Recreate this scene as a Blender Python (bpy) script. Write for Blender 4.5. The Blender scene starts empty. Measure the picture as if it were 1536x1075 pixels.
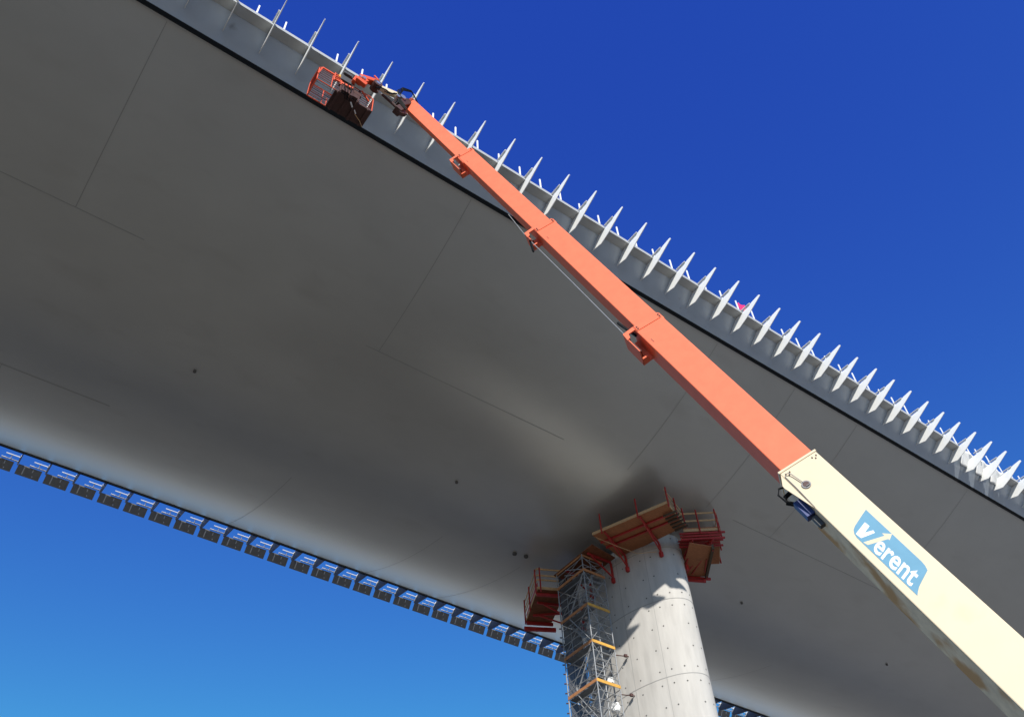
import bpy, bmesh, math, random
from mathutils import Vector, Matrix
random.seed(7)
scene = bpy.context.scene
COL = scene.collection

# ---------------------------------------------------------------- camera
YAW, PITCH, ROLL = math.radians(51.2686), math.radians(48.0539), math.radians(-3.9192)
fw = Vector((math.cos(PITCH)*math.cos(YAW), math.cos(PITCH)*math.sin(YAW), math.sin(PITCH)))
r0 = Vector((math.sin(YAW), -math.cos(YAW), 0)); u0 = r0.cross(fw)
rt = r0*math.cos(ROLL) + u0*math.sin(ROLL); upv = rt.cross(fw)
cd = bpy.data.cameras.new('camera'); cam = bpy.data.objects.new('camera', cd); COL.objects.link(cam)
cam.matrix_world = Matrix(((rt.x, upv.x, -fw.x, 0), (rt.y, upv.y, -fw.y, 0), (rt.z, upv.z, -fw.z, 0), (0, 0, 0, 1)))
cd.sensor_fit = 'HORIZONTAL'; cd.sensor_width = 36.0; cd.lens = 1354.16/1536*36
cd.clip_start = 0.1; cd.clip_end = 6000
scene.camera = cam
GZ = -1.7                                   # ground level (the eye is the origin)

# ---------------------------------------------------------------- sky, sun, exposure
SUN = Vector((-0.60, -1.0, 0.70)).normalized()
elev = math.asin(SUN.z); rotz = math.atan2(SUN.x, SUN.y)
w = bpy.data.worlds.new('World'); scene.world = w; w.use_nodes = True
nt = w.node_tree; bgn = nt.nodes['Background']
sky = nt.nodes.new('ShaderNodeTexSky'); sky.sky_type = 'NISHITA'; sky.sun_disc = False
sky.sun_elevation = elev; sky.sun_rotation = rotz % (2*math.pi)
sky.air_density = 1.0; sky.dust_density = 0.0; sky.ozone_density = 4.0
hs = nt.nodes.new('ShaderNodeHueSaturation'); hs.inputs['Saturation'].default_value = 1.42
hs.inputs['Hue'].default_value = .518
gm = nt.nodes.new('ShaderNodeGamma'); gm.inputs['Gamma'].default_value = .78
nt.links.new(sky.outputs[0], gm.inputs['Color']); nt.links.new(gm.outputs[0], hs.inputs['Color']); 
sp = nt.nodes.new('ShaderNodeSeparateColor'); cb = nt.nodes.new('ShaderNodeCombineColor'); nt.links.new(hs.outputs[0], sp.inputs[0])
def mth(op, a, b):
    m = nt.nodes.new('ShaderNodeMath'); m.operation = op
    for i, v in enumerate((a, b)):
        if isinstance(v, (int, float)): m.inputs[i].default_value = v
        else: nt.links.new(v, m.inputs[i])
    return m.outputs[0]
gr = [mth('MULTIPLY', mth('POWER', sp.outputs[ch], p), a) for ch, p, a in ((0, 1.11, 1.08), (1, 1.85, 1.483), (2, .775, 1.573))]   # grade the sky to the deep blue of the place
gr[1] = mth('MINIMUM', gr[1], mth('ADD', mth('MULTIPLY', gr[0], .62), mth('MULTIPLY', gr[2], .40)))
for ch in range(3): nt.links.new(gr[ch], cb.inputs[ch])
nt.links.new(cb.outputs[0], bgn.inputs[0]); bgn.inputs[1].default_value = 0.15
sd = bpy.data.lights.new('sun', 'SUN'); so = bpy.data.objects.new('sun', sd); COL.objects.link(so)
sd.energy = 4.5; sd.angle = math.radians(0.5); sd.color = (1.0, 0.95, 0.87)
so.rotation_euler = SUN.to_track_quat('Z', 'Y').to_euler()
so.location = (-30, -40, 60)
vs = scene.view_settings
vs.view_transform = 'Standard'; vs.look = 'None'; vs.gamma = 1; vs.exposure = 0.35; vs.use_curve_mapping = False

# ---------------------------------------------------------------- materials
def mat(name, col, rough=.6, metal=0., spec=.5, var=.0, scale=2., bump=0., stretch=(1, 1, 1), blotch=None, coat=0.):
    m = bpy.data.materials.new(name); m.use_nodes = True
    n = m.node_tree; b = n.nodes['Principled BSDF']
    b.inputs['Base Color'].default_value = (*col, 1); b.inputs['Roughness'].default_value = rough
    b.inputs['Metallic'].default_value = metal; b.inputs['Specular IOR Level'].default_value = spec
    b.inputs['Coat Weight'].default_value = coat
    if var or bump or blotch:
        tc = n.nodes.new('ShaderNodeTexCoord'); mp = n.nodes.new('ShaderNodeMapping')
        mp.inputs['Scale'].default_value = stretch
        n.links.new(tc.outputs['Object'], mp.inputs[0])
        no = n.nodes.new('ShaderNodeTexNoise'); no.inputs['Scale'].default_value = scale
        no.inputs['Detail'].default_value = 6; no.inputs['Roughness'].default_value = .6
        n.links.new(mp.outputs[0], no.inputs['Vector'])
        rp = n.nodes.new('ShaderNodeValToRGB')
        rp.color_ramp.elements[0].position = .3; rp.color_ramp.elements[1].position = .7
        rp.color_ramp.elements[0].color = (*[c*(1-var) for c in col], 1)
        rp.color_ramp.elements[1].color = (*[min(1, c*(1+var)) for c in col], 1)
        n.links.new(no.outputs['Fac'], rp.inputs[0]); out = rp.outputs[0]
        if blotch:
            bc, bs, lo, hi, st = blotch
            m2 = n.nodes.new('ShaderNodeMapping'); m2.inputs['Scale'].default_value = st
            n.links.new(tc.outputs['Object'], m2.inputs[0])
            n2 = n.nodes.new('ShaderNodeTexNoise'); n2.inputs['Scale'].default_value = bs; n2.inputs['Detail'].default_value = 4
            n.links.new(m2.outputs[0], n2.inputs['Vector'])
            r2 = n.nodes.new('ShaderNodeMapRange'); r2.inputs[1].default_value = lo; r2.inputs[2].default_value = hi
            n.links.new(n2.outputs['Fac'], r2.inputs[0])
            mx = n.nodes.new('ShaderNodeMix'); mx.data_type = 'RGBA'
            n.links.new(r2.outputs[0], mx.inputs['Factor']); n.links.new(out, mx.inputs['A']); mx.inputs['B'].default_value = (*bc, 1)
            out = mx.outputs['Result']
        n.links.new(out, b.inputs['Base Color'])
        if bump:
            bp = n.nodes.new('ShaderNodeBump'); bp.inputs['Strength'].default_value = bump; bp.inputs['Distance'].default_value = .02
            n.links.new(no.outputs['Fac'], bp.inputs['Height']); n.links.new(bp.outputs[0], b.inputs['Normal'])
    return m
M = dict(
    hull=mat('hull_paint', (.47, .47, .435), .30, .2, .8, .045, .35, 0, (.6, 1, 1), ((.42, .415, .38), .6, .58, .85, (.5, 1.2, 1))),
    fascia=mat('fascia_paint', (.38, .44, .51), .34, 0, .9, .06, .8, 0, (1, 1, 1), ((.13, .135, .14), .55, .68, .76, (1, 1, 1))),
    flange=mat('flange_paint', (.42, .43, .42), .45, 0, .5, .05, 1.5),
    rib=mat('white_rib_paint', (.88, .89, .87), .55, 0, .3, .03, 2),
    black=mat('black_rubber', (.008, .009, .010), .7, 0, .15),
    joint=mat('weld_joint', (.31, .305, .285), .5),
    concrete=mat('pier_concrete', (.50, .485, .455), .9, 0, .15, .10, .9, .3, (2, 2, .35), ((.41, .395, .37), 1.3, .58, .8, (1.2, 1.2, .3))),
    conjoint=mat('concrete_joint', (.34, .335, .32), .9),
    hole=mat('tie_hole_dark', (.11, .108, .10), .9),
    orange=mat('orange_paint', (.78, .172, .083), .6, 0, .25, .06, 3.5, 0, (1, 1, 1), ((.72, .16, .078), 1.6, .64, .85, (1, 1, 1)), 0),
    ribshade=mat('shaded_rib_white', (.17, .17, .18), .5, 0, .3, .05, 2),  # white left ribs with their shade put into the colour
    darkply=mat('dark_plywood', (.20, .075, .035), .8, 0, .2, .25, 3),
    net=mat('grey_safety_net', (.10, .105, .115), .8, 0, .2, .2, 8),
    palepad=mat('pale_bounce_pad', (.24, .23, .21), .95, 0, .2, .12, .3, .2),
    darkpatch=mat('dark_bounce_ground', (.035, .029, .023), .9, 0, .2, .3, .5, .4),
    dgrey=mat('dark_grey_plastic', (.06, .06, .06), .6),
    cage=mat('orange_red_paint', (.70, .10, .035), .5, 0, .3, .05, 3),
    cageshade=mat('shaded_red_paint', (.30, .03, .02), .5, 0, .3, .05, 3),  # cage paint with the shade of the mid rails put into it
    darkwood=mat('dark_timber', (.10, .075, .05), .8, 0, .2, .2, 5),
    cream=mat('cream_paint', (.68, .575, .40), .55, 0, .3, .03, 1, 0, (1, 1, 1), ((.60, .49, .32), 1.1, .60, .85, (1, 1, 1))),
    rust=mat('rusty_cream_paint', (.80, .68, .48), .9, 0, .1, .15, 3, 0, (1, 1, 1), ((.58, .36, .17), 1.3, .50, .64, (1, 1, 1))),
    redsteel=mat('red_steel', (.40, .028, .025), .5, 0, .4, .15, 4),
    ply=mat('plywood', (.35, .14, .06), .75, 0, .3, .2, 3, .1, (1, 4, 1), ((.25, .11, .05), 1.5, .55, .75, (1, 1, 1))),
    timber=mat('rail_timber', (.55, .36, .19), .75, 0, .3, .15, 5, 0, (1, 6, 1)),
    galv=mat('galvanised_steel', (.30, .31, .32), .5, .3, .5, .12, 6),
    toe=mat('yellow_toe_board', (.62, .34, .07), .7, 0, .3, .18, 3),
    toered=mat('dark_toe_board', (.42, .19, .08), .75, 0, .3, .2, 3),
    mesh=mat('steel_deck', (.16, .17, .18), .6, .2, .4, .2, 5),
    panel=mat('panel_back', (.30, .30, .285), .6, 0, .4, .1, 3),
    basketdark=mat('dark_steel', (.075, .034, .028), .6, 0, .4, .2, 5),
    chrome=mat('bare_steel', (.6, .6, .6), .3, .8, .5),
    blue=mat('blue_cabinet', (.02, .04, .16), .5),
    grey=mat('grey_plastic', (.25, .25, .25), .6),
    signblue=mat('sign_blue', (.15, .33, .46), .7, 0, .15, .05, 3),
    signwhite=mat('sign_white', (.86, .86, .86), .7, 0, .2),
    magenta=mat('magenta_cloth', (.75, .02, .14), .8),
    whitesheet=mat('white_sheet', (.8, .8, .78), .7),
    tyre=mat('tyre_rubber', (.02, .02, .02), .8),
    ground=mat('pale_gravel', (.140, .129, .107), .95, 0, .2, .25, .12, .3, (1, 1, 1), ((.087, .078, .06), .04, .5, .7, (1, 1, 1))),
)

nb_ = M['net'].node_tree; pb_ = nb_.nodes['Principled BSDF']; pb_.inputs['Alpha'].default_value = .78
# ---------------------------------------------------------------- helpers
def empty(name, loc, label=None, cat=None, group=None):
    o = bpy.data.objects.new(name, None); COL.objects.link(o); o.location = loc; o.empty_display_size = .5
    if label: o['label'] = label; o['category'] = cat
    if group: o['group'] = group
    return o
def world_loc(o):
    v = Vector(o.location)
    while o.parent: o = o.parent; v += Vector(o.location)
    return v
class MB:
    """collects shapes in world metres; build() links them as one mesh object"""
    def __init__(s): s.bm = bmesh.new(); s.slot = 0
    def _f(s, vs):
        try: f = s.bm.faces.new(vs); f.material_index = s.slot; return f
        except ValueError: return None
    def hexa(s, p):                       # 8 points: bottom loop, top loop
        v = [s.bm.verts.new(q) for q in p]
        for i in ((3, 2, 1, 0), (4, 5, 6, 7), (0, 1, 5, 4), (1, 2, 6, 5), (2, 3, 7, 6), (3, 0, 4, 7)): s._f([v[k] for k in i])
        return s
    def box(s, a, b):
        (x0, y0, z0), (x1, y1, z1) = a, b
        return s.hexa([(x0, y0, z0), (x1, y0, z0), (x1, y1, z0), (x0, y1, z0), (x0, y0, z1), (x1, y0, z1), (x1, y1, z1), (x0, y1, z1)])
    def bar(s, a, b, wd, ht, upd=(0, 0, 1)):   # rectangular bar between two points
        a, b = Vector(a), Vector(b); d = (b-a).normalized(); u = Vector(upd)
        if abs(d.dot(u)) > .98: u = Vector((1, 0, 0))
        sd = d.cross(u).normalized()*wd/2; u = sd.cross(d).normalized()*ht/2
        return s.hexa([a-sd-u, a+sd-u, a+sd+u, a-sd+u, b-sd-u, b+sd-u, b+sd+u, b-sd+u])
    def tube(s, pts, r, n=8):
        pts = [Vector(p) for p in pts]; rings = []
        for i, p in enumerate(pts):
            d = (pts[min(i+1, len(pts)-1)]-pts[max(i-1, 0)]).normalized()
            u = Vector((0, 0, 1)) if abs(d.z) < .95 else Vector((1, 0, 0))
            a = d.cross(u).normalized(); b = d.cross(a)
            rr = r[i] if isinstance(r, (list, tuple)) else r
            rings.append([s.bm.verts.new(p+a*math.cos(t)*rr+b*math.sin(t)*rr) for t in [2*math.pi*k/n for k in range(n)]])
        for A, B in zip(rings, rings[1:]):
            for k in range(n): s._f([A[k], A[(k+1) % n], B[(k+1) % n], B[k]])
        s._f(rings[0][::-1]); s._f(rings[-1]); return s
    def prism(s, poly, off):              # planar polygon extruded by vector off
        off = Vector(off); A = [s.bm.verts.new(Vector(p)) for p in poly]; B = [s.bm.verts.new(Vector(p)+off) for p in poly]
        s._f(A[::-1]); s._f(B); n = len(A)
        for k in range(n): s._f([A[k], A[(k+1) % n], B[(k+1) % n], B[k]])
        return s
    def build(s, name, mats, parent=None, smooth=False, bevel=0.):
        bmesh.ops.recalc_face_normals(s.bm, faces=s.bm.faces)
        if smooth:
            for f in s.bm.faces: f.smooth = True
        me = bpy.data.meshes.new(name)
        off = world_loc(parent) if parent else Vector((0, 0, 0))
        bmesh.ops.translate(s.bm, verts=s.bm.verts, vec=-off)
        s.bm.to_mesh(me); s.bm.free()
        for m in (mats if isinstance(mats, (list, tuple)) else [mats]): me.materials.append(m)
        o = bpy.data.objects.new(name, me); COL.objects.link(o)
        if parent: o.parent = parent
        if smooth and hasattr(me, 'set_sharp_from_angle'): me.set_sharp_from_angle(angle=math.radians(35))
        if bevel:
            bv = o.modifiers.new('bevel', 'BEVEL'); bv.width = bevel; bv.segments = 2; bv.limit_method = 'ANGLE'
        return o
def rebase(o):
    """put a single-mesh thing's origin at the middle of its base"""
    me = o.data; xs = [v.co for v in me.vertices]
    c = Vector(((min(v.x for v in xs)+max(v.x for v in xs))/2, (min(v.y for v in xs)+max(v.y for v in xs))/2, min(v.z for v in xs)))
    me.transform(Matrix.Translation(-c)); o.location = c
    return o

# ---------------------------------------------------------------- ground
mb = MB()
v = [mb.bm.verts.new(p) for p in ((-2500, -2500, GZ), (2500, -2500, GZ), (2500, 2500, GZ), (-2500, 2500, GZ))]
mb._f(v); g = mb.build('ground', M['ground']); g['kind'] = 'structure'

mb = MB(); mb._f([mb.bm.verts.new(p) for p in ((30, -55, GZ+.004), (150, -55, GZ+.004), (150, 95, GZ+.004), (52, 95, GZ+.004), (44, 30, GZ+.004))])
o = mb.build('pale_bounce_pad', M['palepad']); o['kind'] = 'structure'  # pale sheet added out of view to bounce more light onto the hull
mb = MB(); mb._f([mb.bm.verts.new((37+(19+2.5*math.sin(3*a)+1.5*math.sin(7*a+1))*math.cos(a), 38+(21+2*math.sin(4*a))*math.sin(a), GZ+.008)) for a in [2*math.pi*i/72 for i in range(72)]])
o = mb.build('dark_bounce_patch', M['darkpatch']); o['kind'] = 'structure'  # dark patch added out of view to cut the bounce above the pier

# ---------------------------------------------------------------- the bridge
YC, HW, ZE, ZC = 36.64, 16.11, 40.82, 36.6
YR, YL = YC-HW, YC+HW
X0, X1 = -46.0, 150.0
def hz(y): return ZC + (ZE-ZC)*((y-YC)/HW)**2
bridge = empty('road_bridge', (38.3, YC, 36.6), 'long grey steel bridge with rounded hull and rows of white ribs along its edges', 'bridge')
# hull: one closed shell
mb = MB(); N = 72; xs = [X0 + (X1-X0)*i/28 for i in range(29)]
prof = [(YR+2*HW*i/N, hz(YR+2*HW*i/N)) for i in range(N+1)] + [(YL-.5, 41.7), (YR+.5, 41.7)]
rows = [[mb.bm.verts.new((x, y, z)) for y, z in prof] for x in xs]
for A, B in zip(rows, rows[1:]):
    for k in range(len(prof)): mb._f([A[k], A[(k+1) % len(prof)], B[(k+1) % len(prof)], B[k]])
mb._f(rows[0]); mb._f(rows[-1][::-1])
mb.build('hull', M['hull'], bridge, smooth=True)
# black seal along both hull edges
for sgn, y in ((-1, YR), (1, YL)):
    mb = MB(); n = Vector((0, sgn*.72, -.69)); t = Vector((0, -sgn*.69, -.72))
    c = Vector((0, y, ZE))
    mb.prism([Vector((X0, 0, 0))+c+t*.07+n*.05, Vector((X0, 0, 0))+c-t*.15+n*.05, Vector((X0, 0, 0))+c-t*.15-n*.12, Vector((X0, 0, 0))+c+t*.07-n*.02], (X1-X0, 0, 0))
    if sgn > 0: mb.prism([(X0, YL-.50, hz(YL-.50)-.012), (X0, YL+.04, ZE-.02), (X0, YL+.04, ZE+.05), (X0, YL-.50, hz(YL-.50)+.05)], (X1-X0, 0, 0))  # extra black width on the left stands in for shaded fascia
    mb.build('edge_seal', M['black'], bridge)
# fascia plates (lean outward towards the top)
FT_Y, FT_Z = 19.25, 42.0
def fascia(y0, z0, y1, z1, sg):
    mb = MB(); mb.prism([(X0, y0, z0), (X0, y1, z1), (X0, y1-sg*.25, z1), (X0, y0-sg*.25, z0+.05)], (X1-X0, 0, 0))
    return mb.build('fascia_plate', M['fascia'], bridge)
fascia(20.43, 40.86, FT_Y, FT_Z, -1)
fascia(2*YC-20.43, 40.86, 54.0, FT_Z, 1)
# deck slab and the flange that overhangs the fascia (one stretch is still missing)
mb = MB(); mb.box((X0, FT_Y, 42.003), (X1, 54.0, 42.2)); mb.build('deck_slab', M['flange'], bridge)
mb = MB(); mb.box((X0, 53.7, 42.203), (X1, 53.95, 42.44)); mb.build('shade_kerb', M['flange'], bridge)  # unseen kerb, added to put the edge panels in shade
for a, b in ((X0, 55.0), (60.6, X1)):
    mb = MB(); mb.box((a, 18.72, 41.98), (b, FT_Y-.003, 42.17)); mb.box((a, 18.70, 41.97), (b, 18.72, 42.2))
    mb.build('edge_flange', M['flange'], bridge)
# ribs
PITCH_X, RX0, LX0 = 1.8197, 2.225, 1.38
def rib_mesh_right():
    mb = MB()
    pl = [(17.17, 42.12), (17.20, 42.22), (17.27, 42.25), (17.88, 42.17), (17.93, 42.13), (18.02, 42.13), (18.70, 42.0), (19.22, 41.97), (19.97, 41.29), (19.22, 41.10), (18.50, 41.38)]
    mb.prism([(-.02, y, z) for y, z in pl], (.04, 0, 0))
    o = mb.build('rib', M['rib'], bridge)
    c = MB(); c.box((-.11, 17.96, 42.145), (.02, 18.68, 42.165)); cap = c.build('rib_cap', M['rib'], None)
    return o, cap
rib0, cap0 = rib_mesh_right()
# the mesh was shifted by the bridge's own base: keep it in world Y, Z and move only along X
def put_rib(src, x, name):
    o = src if src.get('used') is None else src.copy()
    if o is not src: COL.objects.link(o); 
    src['used'] = 1
    return o
ribs = []
for k in range(-6, 43):
    o = rib0 if k == -6 else rib0.copy()
    if o is not rib0: COL.objects.link(o)
    o.parent = bridge; o.location = (RX0+PITCH_X*k + 0*38.3, 0, 0)
    c = cap0 if k == -6 else cap0.copy()
    if c is not cap0: COL.objects.link(c)
    o.rotation_euler.z = math.radians(random.uniform(-.07, .07))
    c.name = 'rib_cap'; c.parent = o; c.location = -Vector(bridge.location)
    ribs.append(o)
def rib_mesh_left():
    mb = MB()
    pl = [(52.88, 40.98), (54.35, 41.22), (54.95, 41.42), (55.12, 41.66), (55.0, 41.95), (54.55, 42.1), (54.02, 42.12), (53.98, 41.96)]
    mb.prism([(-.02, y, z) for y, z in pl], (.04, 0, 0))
    o = mb.build('rib', M['ribshade'], bridge)
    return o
lrib = rib_mesh_left()
def copy_child(o, parent):
    c = o.copy(); COL.objects.link(c); c.parent = parent; return c
# edge panels, one per bay, with a batten on the back and two rails
mb = MB(); a0, a1 = Vector((.05, 55.07, 41.68)), Vector((.05, 55.45, 41.10)); L = Vector((1.52, 0, 0)); nn = Vector((0, .82, .57))*.04
mb.hexa([a0, a0+L, a1+L, a1, a0+nn, a0+L+nn, a1+L+nn, a1+nn]); pan = mb.build('edge_panel', M['panel'], None)
nb = Vector((0, -.82, -.57)); bats = []
for t, wd in ((.42, .05), (.98, .03)):
    p, q = a0+Vector((t, 0, 0))+nb*.02+(a1-a0)*.12, a0+Vector((t, 0, 0))+nb*.02+(a1-a0)*(.85 if t < .5 else .4)
    mb = MB(); mb.bar(p, q, wd+.03, .04, (0, -.82, -.57)); bats.append(mb.build('batten', M['rib'], None))
mb = MB(); mb.box((1.08, 55.29, 41.17), (1.15, 55.35, 41.25)); bats.append(mb.build('clip', M['rib'], None))

mb = MB(); mb.tube([(-1.12, 54.98, 41.75), (-.02, 54.98, 41.75)], .045, 6); mb.tube([(-.95, 54.74, 41.95), (-.02, 54.74, 41.95)], .032, 6)
mb.tube([(-.55, 54.74, 41.95), (-.55, 54.98, 41.75)], .028, 6)
rail = mb.build('rail', M['rib'], None)
mb = MB(); mb.hexa([(-.06, 54.6, 41.98), (.03, 54.6, 41.98), (.03, 54.66, 42.06), (-.06, 54.66, 42.06), (-.06, 55.1, 41.58), (.03, 55.1, 41.58), (.03, 55.16, 41.64), (-.06, 55.16, 41.64)]); lit_edge = mb.build('end_plate', M['rib'], None)  # white plate added to paint the sunlit outer edge of the ribs
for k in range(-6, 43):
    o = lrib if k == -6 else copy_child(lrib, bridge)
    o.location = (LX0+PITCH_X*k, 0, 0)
    for src in (pan, rail, lit_edge):
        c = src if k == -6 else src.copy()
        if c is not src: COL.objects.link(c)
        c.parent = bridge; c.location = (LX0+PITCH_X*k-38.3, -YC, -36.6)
        if src is pan:
            for bat in bats:
                d = bat if k == -6 else bat.copy()
                if d is not bat: COL.objects.link(d)
                d.parent = c
# posts standing on the right edge
mb = MB(); mb.box((-.035, 18.86, 42.2), (.035, 18.92, 43.42)); post = mb.build('edge_post', M['rib'], None)
for k in range(-6, 48):
    o = post if k == -6 else post.copy()
    if o is not post: COL.objects.link(o)
    o.parent = bridge; o.location = (1.34+1.385*k-38.3, -YC, -36.6)
# welded joints across and along the hull
def strip_across(x, y0, y1, wd=.032):
    mb = MB(); n = 24
    top = [(y0+(y1-y0)*i/n) for i in range(n+1)]
    A = [mb.bm.verts.new((x-wd/2, y, hz(y)-.006)) for y in top]; B = [mb.bm.verts.new((x+wd/2, y, hz(y)-.006)) for y in top]
    for i in range(n): mb._f([A[i], A[i+1], B[i+1], B[i]])
    mb.build('hull_joint', M['joint'], bridge)
for x, segs in ((-1.8, ((20.7, 29.8), (41.3, 52.6))), (14.6, ((20.7, 29.8),)), (15.2, ((41.3, 52.6),)), (26.2, ((41.3, 52.6),)), (32.6, ((20.7, 29.8), (41.3, 52.6))), (39.5, ((20.7, 29.8),)), (45.6, ((20.7, 29.8), (41.3, 52.6))), (57.9, ((20.7, 29.8), (41.3, 52.6))), (74, ((20.7, 29.8),))):
    for a, b in segs: strip_across(x, a, b)
for y, xa, xb in ((29.8, X0, 1.5), (29.8, 13.8, 27.5), (29.8, 42.0, 58.5), (41.3, X0, 4.0)):
    mb = MB(); mb.box((xa, y-.014, hz(y)-.012), (xb, y+.014, hz(y)+.05)); mb.build('hull_joint', M['joint'], bridge)
for x, y, r in ((6.79, 35.84, .085), (23.70, 35.84, .085), (48.73, 35.84, .085), (65.47, 35.84, .085), (31.21, 40.07, .15), (32.03, 39.88, .15)):
    mb = MB(); mb.tube([(x, y, hz(y)+.05), (x, y, hz(y)-.12)], r, 12); mb.build('drain_outlet', M['hole'], bridge)

# ---------------------------------------------------------------- the pier
XP, YP, PA, PB = 38.31, YC, 4.58, 2.25
pier = empty('bridge_pier', (XP, YP, GZ), 'pale smooth concrete pier with rounded end and rows of tie holes, half in shadow', 'pier')
def ell(t, z, e=0.): return Vector((XP+(PB+e)*math.cos(t), YP+(PA+e)*math.sin(t), z))
mb = MB(); n = 128; zs = [GZ, 6.3, 11.2, 16.2, 21.2, 26.17, 31.15, 36.0]
rows = [[mb.bm.verts.new(ell(2*math.pi*k/n, z)) for k in range(n)] for z in zs]
for A, B in zip(rows, rows[1:]):
    for k in range(n): mb._f([A[k], A[(k+1) % n], B[(k+1) % n], B[k]])
mb._f(rows[0][::-1]); mb._f(rows[-1])
mb.slot = 1
for z in (34.95, 31.15, 26.17, 21.2, 16.2, 11.2, 6.3):          # pour joints
    R = [[mb.bm.verts.new(ell(2*math.pi*k/n, zz, e)) for k in range(n)] for zz, e in ((z-.03, .0), (z-.025, .012), (z+.02, .012), (z+.03, .0))]
    for A, B in zip(R, R[1:]):
        for k in range(n): mb._f([A[k], A[(k+1) % n], B[(k+1) % n], B[k]])
def t_of_y(y, side): # side -1: the -X face
    t = math.asin(max(-1, min(1, (y-YP)/PA))); return math.pi-t if side < 0 else t
for y in (33.47, 35.55, 37.7, 39.8):                             # form panel joints
    for sd_ in (-1, 1):
        t = t_of_y(y, sd_)
        mb.hexa([ell(t-.004, GZ, -.02), ell(t+.004, GZ, -.02), ell(t+.004, GZ, .006), ell(t-.004, GZ, .006), ell(t-.004, 36, -.02), ell(t+.004, 36, -.02), ell(t+.004, 36, .006), ell(t-.004, 36, .006)])
mb.slot = 2
for base in (31.15, 26.17, 21.2, 16.2):
    for dz in (.43, 1.77, 3.22, 4.5):
        for y in (32.11, 32.52, 33.13, 33.8, 35.1, 36.3, 37.4, 38.6, 39.6, 40.3, 40.9):
            if y == 32.52 and dz in (1.77, 3.22): continue
            for sd_ in (-1, 1):
                t = t_of_y(y, sd_); c = ell(t, base+dz+random.uniform(-.03, .03), .006)
                tg = (ell(t+.01, 0)-ell(t-.01, 0)).normalized(); r = .052
                mb._f([mb.bm.verts.new(c+tg*math.cos(a)*r+Vector((0, 0, math.sin(a)*r))) for a in [2*math.pi*i/10 for i in range(10)]])
sh = mb.build('shaft', [M['concrete'], M['conjoint'], M['hole']], pier, smooth=True)
for y in (YP-2.6, YP+2.6):
    mb = MB(); mb.box((XP-.7, y-.7, 36.0), (XP+.7, y+.7, hz(y)+.05)); mb.build('bearing', M['basketdark'], pier)

# ---------------------------------------------------------------- work platforms round the pier head
def lerp(a, b, t): return Vector(a)*(1-t)+Vector(b)*t
def platform(name, label, poly, z, outer, posts, rails, floor_mat='ply', beams=2, struts=(), ph=1.35, toe=True, fl=.05, railz=(.55, 1.05), cat='platform', group=None):
    """poly: floor outline (x, y); outer: edges (i, j) that carry rails; posts: fractions along each rail edge"""
    c = Vector((sum(p[0] for p in poly)/len(poly), sum(p[1] for p in poly)/len(poly), z))
    t = empty(name, c, label, cat, group)
    P = [Vector((x, y, z)) for x, y in poly]
    mb = MB(); mb.prism(P, (0, 0, fl)); mb.build('deck', M[floor_mat], t)
    for (i, j), fr in zip(outer, posts):
        a, b = P[i], P[j]; d = (b-a).normalized(); out = Vector((d.y, -d.x, 0))
        if out.dot((a+b)/2-c) < 0: out = -out
        if toe:
            mb = MB(); mb.bar(a+out*.02+Vector((0, 0, .11)), b+out*.02+Vector((0, 0, .11)), .03, .2); mb.build('toe_board', M['timber'], t)
        for f in fr:
            p = lerp(a, b, f)+out*.075
            mb = MB(); mb.bar(p+Vector((0, 0, -.22)), p+Vector((0, 0, ph)), .07, .07); mb.build('post', M['redsteel'], t)
        if rails:
            for h in railz:
                mb = MB(); mb.bar(a+out*.025+Vector((0, 0, h)), b+out*.025+Vector((0, 0, h)), .03, .13); mb.build('guard_rail', M['timber'], t)
    return t, P
def bracket(t, top_out, top_in, foot):
    """red knee bracket: beam under the deck, wall post and diagonal"""
    mb = MB(); mb.bar(top_out, top_in, .10, .16); mb.bar(top_out*.85+top_in*.15-Vector((0, 0, .08)), foot+Vector((0, 0, .25)), .08, .1)
    mb.bar(top_in-Vector((0, 0, .05)), foot, .1, .13); mb.bar(foot+Vector((0, 0, .18)), foot-Vector((0, 0, .18)), .2, .2)
    mb.build('knee_bracket', M['redsteel'], t, bevel=.01)
# left front corner platform: rail posts, timber edge
A, B, C = (33.15, 34.3), (35.05, 29.3), (37.55, 30.35)
p1, P = platform('work_platform', 'broad plywood work platform with long timber edge above the scaffold tower, fixed to pier', [A, B, C, (36.9, 32.8), (36.2, 35.2)], 35.35, [(0, 1), (1, 2)], [(.13, .62), (.02, .5, .97)], False)
for (f0, f1), ft in (((.16, .24), (36.02, 34.45, 34.1)), ((.64, .60), (37.25, 32.5, 34.35))):
    o = lerp(A+(35.22,), B+(35.22,), f0)
    foot = Vector(ft)
    t_ = math.atan2((foot.y-YP)/PA, (foot.x-XP)/PB); foot = ell(t_, ft[2], .12)
    inn = Vector((foot.x, foot.y, 35.2))
    bracket(p1, o, inn, foot)
for h in (.45, .8, 1.15):
    mb = MB(); mb.bar(Vector(B+(35.35+h,)), Vector(C+(35.35+h,)), .03, .11); mb.build('guard_rail', M['timber'], p1)
for dx in (.5, 1.25):
    q0, q1 = Vector((33.6+dx*.85, 34.4+dx*.3, 35.29)), Vector((35.5+dx*.85, 29.6+dx*.3, 35.29))
    mb = MB(); mb.bar(q0, q1, .12, .1); mb.build('floor_beam', M['redsteel'], p1)
mb = MB(); mb.tube([(33.4, 34.3, 35.3), (34.4, 33.6, 34.6), (35.8, 33.2, 34.3), (37.0, 32.6, 34.55)], .018, 6); mb.build('rope', M['timber'], p1)
mb = MB(); q = lerp(B+(35.0,), C+(35.0,), .1)
for i in range(6):
    f = .3+.13*i; s0 = lerp(B+(35.2,), C+(35.2,), f); mb.bar(s0+Vector((.1, -.25, 0)), s0+Vector((-.25, .62, 0)), .09, .12)
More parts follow.
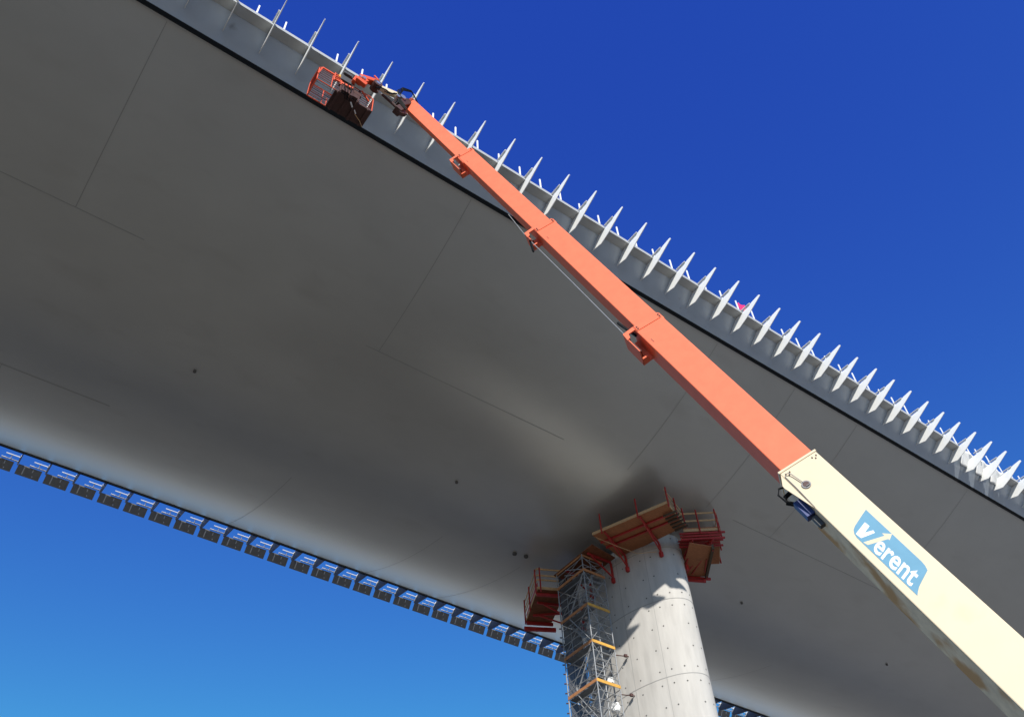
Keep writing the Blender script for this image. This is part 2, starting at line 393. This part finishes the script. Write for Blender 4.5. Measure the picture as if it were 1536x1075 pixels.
mb.build('joist', M['darkwood'], p1)
# long deck behind the stair tower, added to keep light off the hull above
pr, P = platform('work_platform', 'added dark plywood deck shading the hull, on the flat pier side, half hidden behind the stair tower top', [(33.75, 35.1), (33.75, 39.2), (35.9, 39.2), (36.0, 35.4)], 35.38, [(0, 1)], [()], False, 'darkply', toe=False, ph=1.0)
for y in (35.9, 38.2):
    foot = ell(t_of_y(y, -1), 33.9, .12); bracket(pr, Vector((34.0, y, 35.28)), Vector((foot.x, foot.y, 35.28)), foot)
# platform at the rounded pier end
C2, D = (38.05, 30.95), (39.93, 29.53)
p2, P = platform('work_platform', 'red work platform with timber guard rails at the rounded right end of pier', [C2, D, (42.5, 32.2), (40.7, 33.5), (39.0, 32.5)], 35.45, [(0, 1), (1, 2)], [(.45, .97), (.1, .5, .9)], True, ph=1.7, railz=(.85, 1.45))
mb = MB(); mb.bar(Vector(C2+(35.6,)), Vector(D+(35.6,)), .05, .3); mb.build('toe_board', M['ply'], p2)
dv = (Vector(D+(0,))-Vector(C2+(0,))).normalized()
for z, e in ((35.32, .3), (35.10, .05), (34.88, .2)):
    for s_ in (0, .8):
        off = Vector((.6, .8, 0))*s_
        mb = MB(); mb.bar(Vector(C2+(z,))+off-dv*.3, Vector(D+(z,))+off+dv*e, .08, .12); mb.build('floor_beam', M['redsteel'], p2)
for f in (.2, .75):
    p = lerp(C2+(34.8,), D+(34.8,), f); foot = ell(t_of_y(32.35 if f < .5 else 33.2, 1), 33.9, .12)
    bracket(p2, p, Vector((foot.x, foot.y, 34.8)), foot)
# hanging lower deck
H = 34.29
p4, P = platform('hanging_platform', 'small plywood deck hanging on red steel below the right end of the pier head', [(37.9, 30.55), (39.35, 30.07), (41.3, 32.7), (40.0, 33.65)], H, [(1, 2)], [(.05, .95)], False, toe=False, ph=1.3)
mb = MB(); mb.bar((39.42, 30.02, H), (41.37, 32.65, H), .16, .34); mb.build('edge_timber', M['darkwood'], p4)
for z, e in ((H-.12, 0), (H-.34, -.35)):
    mb = MB(); mb.bar((39.75, 33.5, z), (41.7+e, 32.6-e*.45, z), .14, .15); mb.build('floor_beam', M['redsteel'], p4)
for q in ((40.1, 33.1), (40.5, 33.0)):
    mb = MB(); mb.bar((q[0], q[1], H), (q[0]-.3, q[1]-.3, 35.4), .10, .10); mb.build('hanger', M['redsteel'], p4)
mb = MB(); mb.bar((39.5, 30.3, H+.1), (40.3, 32.9, H-.06), .05, .05); mb.bar((40.9, 32.3, H-.06), (40.0, 31.2, H-.06), .05, .05); mb.build('brace', M['redsteel'], p4)

# left platform behind the stair tower
A3, B3 = (32.85, 39.9), (34.6, 43.6)
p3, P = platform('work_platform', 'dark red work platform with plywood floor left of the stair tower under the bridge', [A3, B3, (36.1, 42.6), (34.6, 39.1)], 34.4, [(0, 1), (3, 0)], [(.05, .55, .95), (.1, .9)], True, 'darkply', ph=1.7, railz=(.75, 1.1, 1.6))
for s_ in (.1, .95):
    mb = MB(); a_ = lerp(A3+(34.28,), B3+(34.28,), s_); mb.bar(a_, a_+Vector((1.7, -.8, 0)), .16, .2); mb.build('floor_beam', M['redsteel'], p3)
mb = MB(); a_ = lerp(A3+(34.28,), B3+(34.28,), 1.0); mb.bar(a_+Vector((-.1, .1, -.3)), a_+Vector((1.9, -.9, -.3)), .2, .25); mb.build('floor_beam', M['redsteel'], p3)
for (x, y) in ((33.6, 41.0), (34.3, 42.4)):
    foot = ell(math.atan2((y-YP)/PA, -1), 32.6, .12); bracket(p3, Vector((x, y, 34.25)), Vector((foot.x, foot.y, 34.25)), foot)
mb = MB(); mb.prism([(32.9, 40.0, 34.6), (34.6, 43.5, 34.6), (34.6, 43.5, 35.0), (32.9, 40.0, 35.0)], (.04, -.02, 0)); mb.build('side_board', M['redsteel'], p3)

# ---------------------------------------------------------------- scaffold stair tower
TX0, TX1, TY0, TY1 = 33.55, 35.30, 36.0, 38.66
tower = empty('scaffold_tower', ((TX0+TX1)/2, (TY0+TY1)/2, GZ), 'tall galvanised scaffold stair tower with orange toe boards standing against the pier', 'scaffold')
TOP = 35.1
for x in (TX0, TX1):
    for y in (TY0, TY1):
        mb = MB(); mb.tube([(x, y, GZ), (x, y, TOP)], .035, 8); mb.build('standard', M['galv'], tower)
LV = [28.76-2.53*k for k in range(-2, 12)]
LV = [z for z in LV if z > GZ+.5]
for li, z in enumerate(LV):
    vis = z > 17
    tm = M['toe'] if z < 31.5 else M['toered']  # darker red boards on the upper lifts
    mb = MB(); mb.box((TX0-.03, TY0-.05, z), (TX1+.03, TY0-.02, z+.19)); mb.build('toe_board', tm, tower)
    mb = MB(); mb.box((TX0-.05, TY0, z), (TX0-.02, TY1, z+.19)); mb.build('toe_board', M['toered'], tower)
    mb = MB(); mb.box((TX0+.05, TY0+.05, z-.04), (TX0+.62, TY1-.05, z)); mb.build('deck', M['mesh'], tower)
    zt = min(z+2.53, TOP-.1)
    # stair flight
    mb = MB(); xa, xb = TX0+.75, TX1-.12; up_ = (li % 2 == 0); y0_, y1_ = (TY0+.2, TY1-.2) if up_ else (TY1-.2, TY0+.2)
    for x in (xa, xb): mb.bar((x, y0_, z-.05), (x, y1_, zt-.1), .04, .16)
    for i in range(1, 10):
        f = i/10; yy = y0_+(y1_-y0_)*f; zz = z+(zt-z)*f; mb.box((xa, yy-.11, zz-.02), (xb, yy+.11, zz+.01))
    mb.build('stair_flight', M['galv'], tower)
    if not vis: continue
    # ledgers and rails
    for dz in (.5, 1.0, 1.5, 2.05):
        if z+dz > TOP: continue
        for a, b in (((TX0, TY0), (TX1, TY0)), ((TX0, TY0), (TX0, TY1))):
            mb = MB(); mb.tube([a+(z+dz,), b+(z+dz,)], .024, 6); mb.build('ledger', M['galv'], tower)
    for a, b in (((TX1, TY0), (TX1, TY1)), ((TX0, TY1), (TX1, TY1))):
        mb = MB(); mb.tube([a+(z+1.0,), b+(z+1.0,)], .024, 6); mb.tube([a+(z-.06,), b+(z-.06,)], .024, 6); mb.build('ledger', M['galv'], tower)
    mb = MB(); mb.tube([(TX0, TY0-.03, z+.2), (TX1, TY0-.03, zt-.1)], .018, 6); mb.build('diagonal_brace', M['galv'], tower)
    mb = MB(); mb.tube([(TX0-.03, TY0, zt-.1), (TX0-.03, TY1, z+.2)], .020, 6); mb.build('diagonal_brace', M['galv'], tower)
    mb = MB(); mb.tube([(TX0+.7, TY0+.05, z), (TX0+.7, TY0+.05, zt)], .022, 6); mb.tube([(TX0+.7, TY1-.05, z), (TX0+.7, TY1-.05, zt)], .022, 6); mb.build('inner_frame', M['galv'], tower)
    for hh in (.45, .95, 1.45, 1.95):
        if z+hh > TOP: continue
        mb = MB(); mb.bar((TX0+.7, TY0+.3, z+hh-.2), (TX0+.7, TY1-.3, z+hh+.2), .02, .03); mb.build('inner_rail', M['galv'], tower)
    mb = MB(); mb.box((TX0+.1, TY1-.03, z+.02), (TX1-.1, TY1-.015, zt-.1)); mb.build('safety_net', M['net'], tower)
    # diagonals
    mb = MB(); mb.tube([(TX0, TY0-.03, zt-.1), (TX1, TY0-.03, z+.2)], .022, 6); mb.build('diagonal_brace', M['galv'], tower)
    ya, yb = (TY0+.1, TY1-.9) if up_ else (TY1-.9, TY0+.1)
    mb = MB(); mb.tube([(TX0+.02, yb, zt-.1), (TX0+.02, ya, z+.2)], .03, 6); mb.tube([(TX0+.35, yb+.5, zt-.1), (TX0+.35, ya+.5, z+.2)], .03, 6); mb.build('stair_handrail', M['galv'], tower)
    if li in (2, 3, 4):
        mb = MB(); mb.tube([(TX1, TY0, z-.35), (TX1+.95, TY0-.35, z-.35)], .03, 6); mb.bar((TX1+.5, TY0-.25, z-.35), (TX1+.68, TY0-.3, z-.35), .13, .16); mb.build('wall_tie', M['basketdark'], tower)
for (a, b) in (((TX0, TY0), (TX1, TY0)), ((TX0, TY0), (TX0, TY1))):
    mb = MB(); mb.bar(a+(TOP-.05,), b+(TOP-.05,), .03, .13); mb.build('top_rail', M['toered'], tower)
for z in [18.0+.62*i for i in range(22)]:
    mb = MB(); mb.tube([(TX0-.02, TY1+.02, z), (TX0-.14, TY1+.1, z)], .04, 6)
    mb.build('coupler', M['basketdark'], tower)
# white sacks and netting on the right side of the tower
for i, (dy, z, r) in enumerate(((.25, 25.05, .30), (.4, 26.75, .26), (.3, 22.5, .34), (.5, 24.1, .22))):
    mb = MB(); bmesh.ops.create_icosphere(mb.bm, subdivisions=3, radius=r)
    for v_ in mb.bm.verts:
        q = v_.co; k = 1+.22*math.sin(q.x*17+i)*math.sin(q.y*13+2*i)*math.cos(q.z*15)
        v_.co = Vector((q.x*k*.8, q.y*k, max(q.z*k*1.2, -r*.8)))+Vector((TX1-.32, TY0+dy, z))
    o = mb.build('rubble_sack', M['whitesheet'], None, smooth=True); rebase(o)
    o['label'] = ['white sack on the tower stairs, just above second lowest orange toe board', 'small pale sack on the tower beside the sunlit pier, topmost of the sacks', 'white sack low on the stair tower, lowest of the sacks', 'small white sack on the tower between the two lowest toe boards in view'][i]
    o['category'] = 'sack'; o['group'] = 'white sacks on the stair tower'

# ---------------------------------------------------------------- the boom lift
T = Vector((7.971, 15.8, 36.14)); BD = Vector((-.219, .313, .924)).normalized()
BN = Vector((-.82, -.573, 0)); BN = (BN-BD*BN.dot(BD)).normalized(); BU = BN.cross(-BD).normalized()
if BU.z < 0: BU = -BU
def bp(s, u, v=0.): return T+BD*s+BU*u+BN*v      # v = 0 is the sunlit side plate, v < 0 goes behind it
LIFT_BASE = bp(-38.6, 0, -.4); LIFT_BASE.z = GZ
lift = empty('boom_lift', LIFT_BASE, 'telescopic boom lift, orange boom sections out of a cream base, basket at bridge edge', 'boom lift')
def bbox(mb, s0, s1, u0, u1, v0, v1):
    return mb.hexa([bp(s0, u0, v0), bp(s0, u0, v1), bp(s0, u1, v1), bp(s0, u1, v0), bp(s1, u0, v0), bp(s1, u0, v1), bp(s1, u1, v1), bp(s1, u1, v0)])
secs = [(.12, -7.2, -.315, .215, -.42), (-6.45, -14.2, -.285, .335, -.50), (-13.25, -20.4, -.29, .405, -.57), (-19.55, -26.6, -.36, .435, -.64)]
SEC = []
for i, (s0, s1, u0, u1, v1) in enumerate(secs):
    mb = MB(); sh_ = -.012*(3-i); bbox(mb, s0, s1, u0, u1, v1, sh_)
    # collar at the upper end
    o = mb.build('boom_section', M['orange'], lift, bevel=.022); SEC.append(o)
    mb = MB(); bbox(mb, s0-.02, s0-.30, u1+.001, u1+.022, v1+.03, sh_-.03); bbox(mb, s0-.02, s0-.24, u0+.03, u1-.03, sh_+.001, sh_+.016)
    mb.build('collar', M['orange'], o)
    if i:
        mb = MB(); 
        for q in (.08, -.0): bbox(mb, s0-.09-q, s0-.13-q, u1-.07, u1-.03, sh_+.016, sh_+.03); bbox(mb, s0-.09-q, s0-.13-q, u0+.06, u0+.10, sh_+.016, sh_+.03)
        bbox(mb, s0-.75, s0-.9, u0+.12, u0+.135, sh_, sh_+.004)
        mb.build('bolt', M['basketdark'], o)
mb = MB(); bbox(mb, -25.76, -38.4, -.432, .485, -.72, .014)
base = mb.build('base_section', M['cream'], lift, bevel=.02)
mb = MB(); bbox(mb, -26.9, -38.4, -.44, -.4325, -.70, -.02); mb.build('underside_plate', M['rust'], base)
mb = MB(); bbox(mb, -25.74, -25.80, -.45, .50, -.73, .03); mb.build('collar', M['cream'], base, bevel=.008)
mb = MB(); mb.prism([bp(-25.84, -.44, .012), bp(-26.09, -.585, .012), bp(-26.16, -.59, .012), bp(-26.90, -.445, .012)], BN*.02); mb.build('end_plate', M['cream'], base)
mb = MB(); c = bp(-26.35, -.2, .014); mb.tube([c, c+BN*.02], .098, 20); mb.slot = 1; mb.tube([c+BN*.021, c+BN*.024], .07, 20); mb.slot = 0
mb.bar(c+BN*.03-BD*.05-BU*.03, c+BN*.03-BD*.05+BU*.06, .03, .012); mb.build('lock_cover', [M['grey'], M['basketdark']], base)
mb = MB(); mb.tube([bp(-25.9, -.36, .05), bp(-25.92, -.30, .06), bp(-26.0, -.27, .05), bp(-26.3, -.22, .04)], .009, 6); mb.tube([bp(-25.92, -.40, .03), bp(-26.3, -.40, .03), bp(-26.9, -.42, .03)], .007, 6)
mb.build('cable', M['grey'], base)
mb = MB()
for k in range(3): bbox(mb, -25.87-.055*(k % 2), -25.9-.055*(k % 2), .41-.05*k, .43-.05*k, .014, .03); bbox(mb, -25.87-.055*(k % 2), -25.9-.055*(k % 2), -.36+.05*k, -.34+.05*k, .014, .03)
mb.build('bolt', M['basketdark'], base)
# hose loop and blue hose carrier under the mouth of the base section
mb = MB(); mb.tube([bp(-25.98, -.50, -.2), bp(-25.97, -.62, -.16), bp(-26.12, -.74, -.12), bp(-26.34, -.72, -.12), bp(-26.45, -.60, -.16), bp(-26.48, -.45, -.2)], .022, 8)
mb.tube([bp(-26.1, -.44, -.3), bp(-26.13, -.60, -.3), bp(-26.28, -.66, -.3), bp(-26.4, -.56, -.3)], .05, 8); mb.build('hose_loop', M['black'], base)
mb = MB(); bbox(mb, -26.45, -26.90, -.63, -.433, -.30, -.12); mb.build('hose_carrier', M['blue'], base, bevel=.01)
mb = MB(); bbox(mb, -26.93, -27.2, -.56, -.433, -.28, -.16); mb.build('carrier_cover', M['dgrey'], base, bevel=.01)
# sign
def sgn_pt(x, y, v=.016): return bp(-27.50-x, y, v)             # x along the boom, y up
mb = MB()
out = [(.04, .275), (.30, .272), (.9, .268), (1.50, .262), (1.60, .25), (1.70, .215), (1.745, .12), (1.80, 0), (1.86, -.12), (1.92, -.205), (1.98, -.272), (1.3, -.274), (.42, -.27), (.33, -.25), (.25, -.20), (.20, -.12), (.15, 0), (.10, .12)]
mb.prism([sgn_pt(x, y, .0145) for x, y in out], BN*.004)
mb.slot = 1
def text_into(mb, body, x0, y0, size, shear, bold, sx=1.0, lift_=.0195):
    cu = bpy.data.curves.new('lettering', 'FONT'); cu.body = body; cu.size = size; cu.offset = bold; cu.resolution_u = 4
    ob = bpy.data.objects.new('lettering', cu); COL.objects.link(ob); bpy.context.view_layer.update()
    me = bpy.data.meshes.new_from_object(ob.evaluated_get(bpy.context.evaluated_depsgraph_get()))
    vs_ = [mb.bm.verts.new(sgn_pt(x0+q.co.x*sx+shear*q.co.y, y0+q.co.y, lift_)) for q in me.vertices]
    for p in me.polygons: mb._f([vs_[i] for i in p.vertices])
    bpy.data.objects.remove(ob); bpy.data.curves.remove(cu); bpy.data.meshes.remove(me)
# the w is two strokes, the second a long arrow; then "erent"
def poly(pts):
    mb._f([mb.bm.verts.new(sgn_pt(x, y, .0195)) for x, y in pts])
poly([(.251, .066), (.369, .076), (.43, -.09), (.482, -.22), (.351, -.232)]); poly([(.4305, -.09), (.482, .064), (.545, .05), (.4825, -.22)])
mb.slot = 2
poly([(.577, -.252), (.673, -.225), (.795, .14), (.70, .137)]); poly([(.629, .138), (.83, .141), (.754, .268)])
mb.slot = 1
text_into(mb, 'erent', .775, -.228, .53, -.32, .009, .86)
mb.build('sign_panel', [M['signblue'], M['signwhite'], M['cream']], base)
# hose guides under each boom joint
def guide(s, L, drop, vw, kind):
    t = SEC[kind]
    mb = MB()
    u0 = secs[kind][2]+.01
    mb.prism([bp(s, u0, .02), bp(s-.05, u0-drop, .02), bp(s-.34, u0-drop-.02, .02), bp(s-.30, u0-drop+.09, .02), bp(s-.16, u0-drop+.12, .02), bp(s-.14, u0, .02)], -BN*.04)
    mb.prism([bp(s, u0, -vw), bp(s-.05, u0-drop, -vw), bp(s-L, u0-drop, -vw), bp(s-L+.05, u0, -vw)], -BN*.03)
    bbox(mb, s-.05, s-L, u0-drop, u0-drop+.03, -vw, .0)
    bbox(mb, s-L, s-L+.06, u0-drop, u0-drop+.2, -vw, -vw*.6)
    mb.build('hose_guide', M['orange'], t, bevel=.006)
    mb = MB(); bbox(mb, s-.1, s-L*.85, u0-drop+.04, u0-drop+.11, -vw*.8, -vw*.3); mb.build('guide_roller', M['basketdark'], t)
guide(-6.5, 1.0, .34, .40, 1); guide(-13.2, .5, .33, .42, 2); guide(-19.57, .9, .34, .5, 3)
mb = MB(); mb.tube([bp(-13.3, -.60, -.1), bp(-16.5, -.60, -.1), bp(-19.65, -.62, -.1)], .013, 6); mb.tube([bp(-11.5, -.45, -.2), bp(-13.2, -.58, -.15)], .012, 6)
mb.build('supply_hose', M['galv'], lift)
mb = MB(); mb.bar(bp(-18.95, -.50, -.15), bp(-19.75, -.40, -.15), .07, .05); mb.bar(bp(-13.6, -.6, -.1), bp(-14.2, -.78, -.1), .05, .06); mb.build('hose_stop', M['black'], lift)

# jib, basket and fittings at the boom tip
mb = MB(); mb.bar((7.62, 15.72, 35.80), (6.50, 15.72, 35.42), .20, .26, (0, 0, 1)); jib = mb.build('jib', M['cream'], lift, bevel=.02)
mb = MB(); mb.tube([(7.62, 15.55, 35.62), (7.62, 15.95, 35.62)], .13, 12); mb.tube([(7.4, 15.55, 35.45), (7.4, 15.9, 35.45)], .09, 10); mb.build('pivot', M['chrome'], jib)
mb = MB(); mb.tube([(7.55, 15.75, 34.72), (7.1, 15.75, 34.95), (6.75, 15.75, 35.12)], .06, 10); mb.slot = 1; mb.tube([(6.75, 15.75, 35.12), (6.52, 15.75, 35.24)], .035, 8); mb.build('jib_cylinder', [M['basketdark'], M['chrome']], jib)
mb = MB(); mb.bar((8.0, 15.85, 35.95), (7.62, 15.78, 35.25), .34, .30); mb.bar((7.75, 15.8, 35.1), (7.5, 15.8, 34.55), .36, .30); mb.bar((7.9, 15.85, 34.9), (7.55, 15.75, 34.5), .2, .25); mb.build('tip_bracket', M['basketdark'], lift, bevel=.03)
mb = MB()
for k in range(5):
    a = .09*k
    mb.tube([(8.25+a*.4, 15.62, 36.25-a), (7.95, 15.55-a*.3, 36.55-a*.9), (7.55, 15.55-a*.2, 36.35-a), (7.35+a*.3, 15.6, 35.95-a), (7.45, 15.62, 35.45-a*1.2), (7.75+a*.2, 15.6, 35.05-a)], .026, 6)
mb.build('hose_bundle', M['black'], lift)
mb = MB(); mb.tube([(7.3, 15.55, 35.5), (7.0, 15.5, 35.05), (6.8, 15.5, 35.15), (6.6, 15.55, 35.2), (6.35, 15.55, 34.95)], .03, 6); mb.tube([(7.2, 15.5, 35.35), (6.95, 15.45, 34.9), (6.7, 15.5, 34.95)], .022, 6); mb.build('jib_hose', M['black'], lift)
mb = MB(); mb.tube([(6.42, 15.52, 35.40), (6.42, 15.92, 35.40)], .20, 16); mb.build('roller', M['basketdark'], lift)
mb = MB(); mb.tube([(6.42, 15.50, 35.40), (6.42, 15.52, 35.40)], .10, 16); mb.build('roller_cap', M['chrome'], lift)
mb = MB(); mb.bar((6.5, 15.72, 35.78), (5.66, 15.72, 35.30), .26, .24); mb.bar((6.45, 15.6, 35.80), (6.22, 15.6, 35.98), .06, .1); mb.bar((5.95, 15.62, 34.72), (5.5, 15.62, 34.86), .2, .26); mb.bar((5.98, 15.7, 35.32), (5.62, 15.7, 34.75), .2, .2); mb.bar((5.55, 15.75, 35.22), (5.45, 15.75, 34.7), .2, .16)
rot_ = mb.build('rotator', M['cage'], lift, bevel=.03)
mb = MB(); mb.tube([(5.78, 15.48, 35.05), (5.78, 15.9, 35.05)], .09, 12); mb.tube([(5.6, 15.5, 35.0), (5.6, 15.6, 35.0)], .06, 10); mb.build('pivot', M['chrome'], rot_)
BX0, BX1, BY0, BY1, BZ, BT = 4.08, 6.52, 16.03, 16.86, 33.78, 34.92
bk = empty('basket', (0, 0, 0)); bk.parent = lift; bk.location = Vector(((BX0+BX1)/2, (BY0+BY1)/2, BZ))-LIFT_BASE
BM = 4.88
mb = MB(); mb.box((BM, BY0, BZ), (BX1, BY1, BZ+.05)); mb.box((BM, BY0-.012, BZ+.0), (BX1, BY0, BZ+.14)); mb.box((BX1, BY0, BZ), (BX1+.012, BY1, BZ+.14))
for k in range(4): mb.bar((BM+.12+.45*k, BY0, BZ-.03), (BM+.12+.45*k, BY1, BZ-.03), .06, .05)
for k in range(5): mb.bar((BX0, BY0+.1+.16*k, BZ+.02), (BM, BY0+.1+.16*k, BZ+.02), .012, .03)
mb.build('floor', M['basketdark'], bk, bevel=.005)
def rr(pts, r, nm, m=None): q = MB(); q.tube(pts, r, 8); return q.build(nm, m or (M['cageshade'] if 'mid' in nm else M['cage']), bk, smooth=True)
def loop(y, z, r, nm):
    rr([(BX0+.12, y, z), (BX1-.12, y, z)], r, nm)
for y in (BY0, BY1):
    rr([(BX0, y, BZ+.05), (BX0, y, BT-.14), (BX0+.04, y, BT-.04), (BX0+.14, y, BT), (BX1-.14, y, BT), (BX1-.04, y, BT-.04), (BX1, y, BT-.14), (BX1, y, BZ+.05)], .024, 'top_rail')
    for h in (.30, .48, .66, .84, 1.0): rr([(BX0, y, BZ+h), (BX1, y, BZ+h)], .012, 'mid_rail')
    for f in (.25, .5, .75): rr([(BX0+(BX1-BX0)*f, y, BZ+.05), (BX0+(BX1-BX0)*f, y, BT)], .02, 'upright')
for x in (BX0, BX1):
    rr([(x, BY0, BT-.1), (x, BY0+.05, BT), (x, BY1-.05, BT), (x, BY1, BT-.1)], .024, 'top_rail')
    for h in (.30, .48, .66, .84): rr([(x, BY0, BZ+h), (x, BY1, BZ+h)], .012, 'mid_rail')
for y in (BY0, BY1): rr([(BX0, y, BZ+.03), (BM, y, BZ+.03)], .024, 'bottom_rail')
rr([(BX0, BY0, BZ+.03), (BX0, BY1, BZ+.03)], .024, 'bottom_rail'); rr([(BM, BY1, BZ+.03), (BM, BY1, BT-.5)], .022, 'upright')
mb = MB(); mb.bar((BX0+.10, BY0-.03, BT-.02), (BX0+.78, BY0-.03, BT-.02), .05, .09); mb.bar((BX0+.10, BY0-.03, BT-.05), (BX0-.02, BY0-.03, BZ+.45), .05, .07); mb.build('gate_frame', M['cage'], bk, bevel=.01)
mb = MB(); mb.box((4.95, 15.82, 34.55), (5.42, 16.0, 35.0)); mb.box((5.0, 15.72, 35.0), (5.35, 15.95, 35.14)); mb.box((5.2, 15.80, 35.1), (5.42, 15.92, 35.36)); mb.build('control_box', M['dgrey'], bk, bevel=.02)
for k in range(4): rr([(4.72, 15.93, 34.42+.15*k), (5.02, 15.9, 34.38+.15*k)], .028, 'step')
rr([(4.72, 15.93, 34.3), (4.72, 15.93, 34.95)], .026, 'upright'); rr([(5.02, 15.9, 34.2), (5.02, 15.9, 34.9)], .026, 'upright')
mb = MB(); mb.bar((4.75, 15.98, 34.5), (5.5, 15.8, 34.25), .06, .12); mb.bar((5.9, 15.85, 34.6), (6.3, 15.95, 34.3), .06, .08); mb.build('frame_arm', M['cage'], bk, bevel=.01)
mb = MB(); mb.box((4.86, 15.86, 34.72), (4.94, 15.98, 34.9)); mb.build('warning_tag', M['toe'], bk)
mb = MB()
mb.bar((5.5, 15.92, 34.95), (5.5, 15.92, 33.72), .16, .12); mb.bar((5.05, 15.95, 34.7), (5.05, 15.95, 33.75), .08, .08); mb.bar((5.85, 15.95, 34.7), (5.85, 15.95, 33.75), .08, .08)
mb.bar((5.05, 15.94, 33.74), (5.05, 16.86, 33.70), .09, .09); mb.bar((5.85, 15.94, 33.74), (5.85, 16.86, 33.70), .09, .09); mb.box((4.95, 15.9, 34.2), (5.95, 16.0, 34.45)); mb.box((5.1, 15.88, 33.85), (5.8, 15.99, 34.15))
mb.build('support_mast', M['basketdark'], bk, bevel=.01)
mb = MB()
for k in range(3): mb.tube([(5.2+.13*k, 15.85, 34.6), (5.1+.16*k, 15.76, 34.2), (5.2+.12*k, 15.8, 33.85), (5.35+.1*k, 16.1, 33.68)], .018, 6)
mb.build('control_cable', M['black'], bk)
mb = MB(); mb.bar((5.62, 16.1, 33.70), (5.78, 16.25, 33.70), .05, .05); mb.bar((5.9, 16.3, 33.69), (6.02, 16.42, 33.69), .04, .04); mb.build('clip', M['signwhite'], bk)
rr([(6.0, 16.45, 33.68), (6.3, 16.6, 33.68), (6.5, 16.78, 33.70)], .015, 'bottom_rail', M['timber'])
# carrier on the ground, outside the picture
mb = MB(); b0 = LIFT_BASE; hz0 = BD.copy(); hz0.z = 0; hz0.normalize(); sx_ = Vector((hz0.y, -hz0.x, 0))
def gp(f, s, z): return b0+hz0*f+sx_*s+Vector((0, 0, z))
def gbox(mb, f0, f1, s0, s1, z0, z1): return mb.hexa([gp(f0, s0, z0), gp(f1, s0, z0), gp(f1, s1, z0), gp(f0, s1, z0), gp(f0, s0, z1), gp(f1, s0, z1), gp(f1, s1, z1), gp(f0, s1, z1)])
gbox(mb, -2.6, 2.6, -.9, .9, .5, 1.05); gbox(mb, 1.7, 2.2, -1.3, 1.3, .55, .85); gbox(mb, -2.2, -1.7, -1.3, 1.3, .55, .85); mb.build('chassis', M['basketdark'], lift, bevel=.05)
mb = MB(); gbox(mb, -2.9, .9, -1.15, -.5, 1.1, 2.1); gbox(mb, -2.9, .9, .45, 1.15, 1.1, 2.1); gbox(mb, -3.2, -2.2, -1.15, 1.15, 1.08, 2.4); gbox(mb, -1.2, .5, -.45, .45, 1.08, 1.5); mb.build('turntable', M['orange'], lift, bevel=.06)
mb = MB(); mb.bar(gp(.6, 0, 1.4), bp(-36.2, -.44, -.36), .3, .3); mb.build('lift_cylinder', M['chrome'], lift)
mb = MB(); mb.bar(gp(-1.3, 0, 1.4), bp(-38.3, -.2, -.36), .5, .6); mb.build('boom_pivot', M['cream'], lift)
for f in (-1.95, 1.95):
    for s in (-1.45, 1.45):
        mb = MB(); c = gp(f, s, .55); mb.tube([c-sx_*.2, c-sx_*.14, c+sx_*.14, c+sx_*.2], [.48, .55, .55, .48], 28); wh = mb.build('wheel', M['tyre'], lift, smooth=True)
        mb = MB(); mb.tube([c-sx_*.215, c+sx_*.215], .28, 20); mb.build('rim', M['cream'], wh)

# ---------------------------------------------------------------- loose things on the deck edge
mb = MB()
n = 7; G = [[mb.bm.verts.new((33.25+.85*i/n, 18.80-.05*math.sin(i*1.3)+.14*j/n, 42.35+.95*j/n+.10*math.sin(i*1.1+j*.7)+.35*i/n)) for j in range(n+1)] for i in range(n+1)]
for i in range(n):
    for j in range(n): mb._f([G[i][j], G[i+1][j], G[i+1][j+1], G[i][j+1]])
o = mb.build('safety_cloth', M['magenta'], None, smooth=True); so_ = o.modifiers.new('thick', 'SOLIDIFY'); so_.thickness = .02; rebase(o)
o['label'] = 'small magenta cloth hung on the bridge edge behind a white rib'; o['category'] = 'cloth'
for k, (xa, lab) in enumerate(((55.9, 'white sheet for the sunlit fascia on bridge edge far right, leftmost of the three'), (57.75, 'white sheet for the sunlit fascia on bridge edge far right, middle of the three'), (59.5, 'white sheet for the sunlit fascia on bridge edge far right, rightmost of the three'))):
    mb = MB(); n = 8
    G = [[mb.bm.verts.new((xa+1.5*i/n, 18.92+.04*math.sin(i*1.1+k)+.62*(1-j/n)+.1*i/n*(1-j/n), 41.35+.3*i/n+(1.05-.3*i/n)*(j/n)+.03*math.sin(i*1.3+j*1.1+k))) for j in range(n+1)] for i in range(n+1)]
    for i in range(n):
        for j in range(n): mb._f([G[i][j], G[i+1][j], G[i+1][j+1], G[i][j+1]])
    o = mb.build('sunlit_sheet', M['whitesheet'], None, smooth=True); so_ = o.modifiers.new('thick', 'SOLIDIFY'); so_.thickness = .03; rebase(o)  # steep white sheet, added to brighten the sunlit fascia in the gap
    o['label'] = lab; o['category'] = 'sheet'; o['group'] = 'white sheets in the flange gap'
